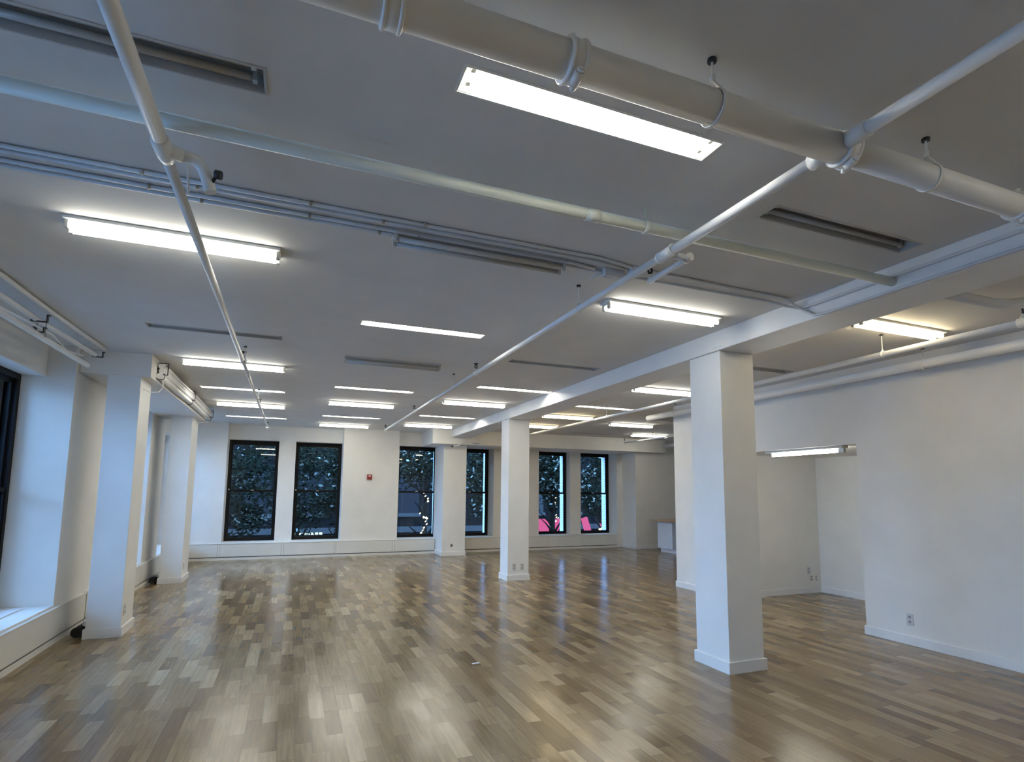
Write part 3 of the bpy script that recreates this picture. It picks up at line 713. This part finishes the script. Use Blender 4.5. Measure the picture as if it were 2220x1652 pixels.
# building across the street
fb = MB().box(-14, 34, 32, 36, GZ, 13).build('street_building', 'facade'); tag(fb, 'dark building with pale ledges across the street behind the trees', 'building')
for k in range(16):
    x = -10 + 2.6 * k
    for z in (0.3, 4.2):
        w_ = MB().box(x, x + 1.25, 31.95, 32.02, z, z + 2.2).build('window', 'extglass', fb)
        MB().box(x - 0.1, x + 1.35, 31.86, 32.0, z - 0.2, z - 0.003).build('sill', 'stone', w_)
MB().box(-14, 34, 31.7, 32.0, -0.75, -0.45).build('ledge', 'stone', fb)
for i, (x0, x1, lab) in enumerate(((13.55, 14.4, 'left pink backlit shop panel seen at the foot of the fifth far window'), (14.6, 15.6, 'right pink backlit shop panel seen at the foot of the fifth far window'),
                     (16.95, 17.3, 'tilted pink backlit panel seen at the foot of the last far window'), (18.0, 18.7, 'rounded pink backlit panel at the lower right of the last far window'))):
    m = MB(); hh = (-2.6, -0.05)
    if i == 2: m.bm.faces.ensure_lookup_table(); v = [(x0 - 0.3, 30.6, hh[1]), (x1 - 0.3, 30.6, hh[1] + 0.1), (x1 + 0.6, 30.6, hh[0]), (x0 + 0.5, 30.6, hh[0])]
    else: v = [(x0, 30.6, hh[1] - 0.25), (x0 + 0.25, 30.6, hh[1]), (x1 - 0.25, 30.6, hh[1]), (x1, 30.6, hh[1] - 0.25), (x1, 30.6, hh[0]), (x0, 30.6, hh[0])]
    f = [m.bm.verts.new(p) for p in v]; b_ = [m.bm.verts.new((p[0], p[1] + 0.2, p[2])) for p in v]
    m.bm.faces.new(f); m.bm.faces.new(b_[::-1])
    for q in range(len(f)): m.bm.faces.new((f[q], b_[q], b_[(q+1) % len(f)], f[(q+1) % len(f)]))
    pk = m.build('lit_sign', 'pink'); tag(pk, lab, 'sign', 'pink lit signs across the street')
    MB().box((x0 + x1)/2 - 0.05, (x0 + x1)/2 + 0.05, 30.66, 30.76, GZ, -2.6).build('post', 'dark', pk)
o = MB().box(14.3, 14.8, 31.3, 31.5, 2.6, 3.6).build('lit_sign', 'pink'); tag(o, 'small red-pink lit sign high among leaves in the fifth far window', 'sign', 'pink lit signs across the street')
MB().box(14.5, 14.6, 31.5, 31.995, 3.0, 3.1).build('arm', 'dark', o)
# row of greenish white lamps low behind the second window
e = empty('lamp_row', (0.2, 24.0, GZ), 'row of small greenish white lamps low in the second far window', 'lamps')
MB().box(0, 1.1, 0.02, 0.08, 3.76, 3.82).build('rail', 'dark', e)
MB().cyl((0.5, 0.05, 0), (0.5, 0.05, 3.76), 0.04, 8).build('post', 'dark', e)
for k in range(7): MB().box(0.02 + 0.155 * k, 0.13 + 0.155 * k, -0.03, 0.02, 3.79, 3.86).build('lamp', 'whitelamp', e)

def tree(x, y, cz, rx, rz, nleaf, label, pale=0.25, tr=0.12, lean=0.0, zmin=-2.0):
    e = empty('street_tree', (x, y, GZ), label, 'tree', 'trees outside the far windows')
    H = cz - GZ
    m = MB(); m.tube([(0, 0, 0), (0.05, 0, H * 0.35), (lean * 0.5, 0, H * 0.7), (lean, 0, H)], tr, 10, radii=[tr, tr * 0.85, tr * 0.6, tr * 0.25])
    tips = []
    for k in range(9):
        a = 2 * PI * k / 9 + random.random(); t = random.uniform(0.55, 0.9); zz = H * t
        tip = Vector((math.cos(a) * rx * 0.6, math.sin(a) * rx * 0.4, zz + rz * random.uniform(0.1, 0.5))); tips.append(tip)
        m.tube([(lean * t * 0.7, 0, zz - 0.3), tuple(tip * 0.5 + Vector((0, 0, zz - 0.2)) * 0.5), tuple(tip)], 0.03, 6, radii=[tr * 0.45, 0.03, 0.012])
    m.build('trunk', 'bark', e)
    ncl = 34
    cl = []
    for _ in range(ncl):
        while True:
            p = Vector((random.uniform(-1, 1), random.uniform(-1, 1), random.uniform(-1, 1)))
            if 0.25 < p.length < 1: break
        cl.append(Vector((p.x * rx + lean, p.y * rx * 0.5, H + p.z * rz)))
    clp = [c for c in cl if random.random() < 0.4] or cl
    for nm, mat, share in (('foliage', 'leaf', 1 - pale), ('pale_foliage', 'leafpale', pale)):  # second set carries the painted leaf highlights
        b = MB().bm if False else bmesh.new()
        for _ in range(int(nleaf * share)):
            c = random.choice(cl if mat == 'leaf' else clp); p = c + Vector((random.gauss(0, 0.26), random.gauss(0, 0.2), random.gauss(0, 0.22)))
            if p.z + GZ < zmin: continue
            s = random.uniform(0.05, 0.095)
            u = Vector((random.gauss(0, 1), random.gauss(0, 1), random.gauss(0, 0.6))).normalized(); w = u.orthogonal().normalized()
            w = (Matrix.Rotation(random.uniform(0, 2 * PI), 3, u) @ w)
            v = [b.verts.new(p - u * s), b.verts.new(p + w * s * 0.55), b.verts.new(p + u * s * 1.1), b.verts.new(p - w * s * 0.55)]
            b.faces.new(v)
        me = bpy.data.meshes.new(nm); b.to_mesh(me); b.free(); me.materials.append(M[mat])
        q = bpy.data.objects.new(nm, me); col.objects.link(q); q.parent = e
    return e
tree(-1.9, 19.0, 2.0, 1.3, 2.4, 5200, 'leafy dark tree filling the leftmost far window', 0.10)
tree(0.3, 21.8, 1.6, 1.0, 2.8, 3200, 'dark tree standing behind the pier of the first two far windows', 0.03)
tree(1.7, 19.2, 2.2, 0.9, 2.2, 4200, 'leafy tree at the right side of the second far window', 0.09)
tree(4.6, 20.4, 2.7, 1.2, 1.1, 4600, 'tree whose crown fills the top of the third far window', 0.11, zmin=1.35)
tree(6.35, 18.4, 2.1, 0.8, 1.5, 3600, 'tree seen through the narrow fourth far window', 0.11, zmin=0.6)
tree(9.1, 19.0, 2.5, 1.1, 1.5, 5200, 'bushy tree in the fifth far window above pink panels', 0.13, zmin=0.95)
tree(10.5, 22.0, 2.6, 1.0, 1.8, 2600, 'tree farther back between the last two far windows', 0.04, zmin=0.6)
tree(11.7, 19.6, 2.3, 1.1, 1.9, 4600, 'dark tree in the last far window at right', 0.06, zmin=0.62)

def light_string(x, y, z0, z1, lab, nb, spread=0.12):
    e = empty('string_lights', (x, y, GZ), lab, 'string lights', 'fairy lights wound on the street trees')
    pts = []
    for k in range(60):
        t = k / 59; a = t * 14; pts.append((math.cos(a) * spread, math.sin(a) * spread, (z0 + (z1 - z0) * t) - GZ))
    MB().tube(pts, 0.004, 5).build('cord', 'dark', e)
    for k in range(nb):
        p = pts[random.randrange(60)]; p = (p[0] + random.uniform(-0.06, 0.06), p[1], p[2])
        MB().cyl((p[0] - 0.02, p[1] - 0.01, p[2] - 0.02), (p[0] + 0.02, p[1] - 0.01, p[2] + 0.02), random.uniform(0.011, 0.024), 8).build('bulb', 'bulb', e)
light_string(4.15, 18.6, -0.2, 1.5, 'warm string lights on a dark trunk in the third far window, left side', 22)
light_string(4.62, 18.5, -0.2, 1.7, 'warm string lights on a trunk at the right of the third far window', 12)
light_string(6.65, 19.0, 1.5, 2.9, 'warm string lights high in the narrow fourth far window', 5)
light_string(9.3, 19.3, -0.1, 1.5, 'warm string lights on a trunk in the fifth far window', 10)
light_string(11.55, 19.4, -0.1, 0.9, 'warm string lights low in the last far window', 6, 0.2)

# ------------------------------------------------------------------ world, camera, view
w = bpy.data.worlds.new('dusk_sky'); sc.world = w; w.use_nodes = True
nt = w.node_tree; bg = nt.nodes['Background']
tc = nt.nodes.new('ShaderNodeTexCoord'); sp = nt.nodes.new('ShaderNodeSeparateXYZ'); nt.links.new(tc.outputs['Generated'], sp.inputs[0])
rp = nt.nodes.new('ShaderNodeValToRGB'); rp.color_ramp.elements[0].position = 0.0; rp.color_ramp.elements[0].color = (SKY[0] * 1.3, SKY[1] * 1.15, SKY[2], 1)
rp.color_ramp.elements[1].position = 0.8; rp.color_ramp.elements[1].color = (SKY[0] * 0.8, SKY[1] * 0.9, SKY[2], 1)
nt.links.new(sp.outputs['Z'], rp.inputs['Fac']); nt.links.new(rp.outputs['Color'], bg.inputs['Color'])
bg.inputs['Strength'].default_value = SKY_S

f_, cx, cy = 1211.568, 1123.612, 931.798
yaw, pit, rol = 0.38415227, -0.11053635, 0.00867395
cd = bpy.data.cameras.new('camera'); cam = bpy.data.objects.new('camera', cd); col.objects.link(cam)
cd.sensor_fit = 'HORIZONTAL'; cd.sensor_width = 36.0; cd.lens = f_ / 2220 * 36.0
cd.shift_x = (1110 - cx) / 2220; cd.shift_y = (cy - 826) / 2220; cd.clip_start = 0.02; cd.clip_end = 200
ca, sa, cb, sb, cc, s_c = math.cos(yaw), math.sin(yaw), math.cos(pit), math.sin(pit), math.cos(rol), math.sin(rol)
Rz = Matrix(((ca, -sa, 0), (sa, ca, 0), (0, 0, 1))); base = Matrix(((1, 0, 0), (0, 0, -1), (0, 1, 0)))
Rx = Matrix(((1, 0, 0), (0, cb, -sb), (0, sb, cb))); Rc = Matrix(((cc, -s_c, 0), (s_c, cc, 0), (0, 0, 1)))
R = Rc @ Rx @ base @ Rz
Bl = Matrix((R[0], -R[1], -R[2])).transposed()
cam.matrix_world = Matrix.Translation((0, 0, 1.55)) @ Bl.to_4x4()
sc.camera = cam
sc.view_settings.view_transform = 'Standard'; sc.view_settings.look = 'None'
sc.view_settings.gamma = 1.0; sc.view_settings.exposure = EXPOSURE; sc.view_settings.use_curve_mapping = False
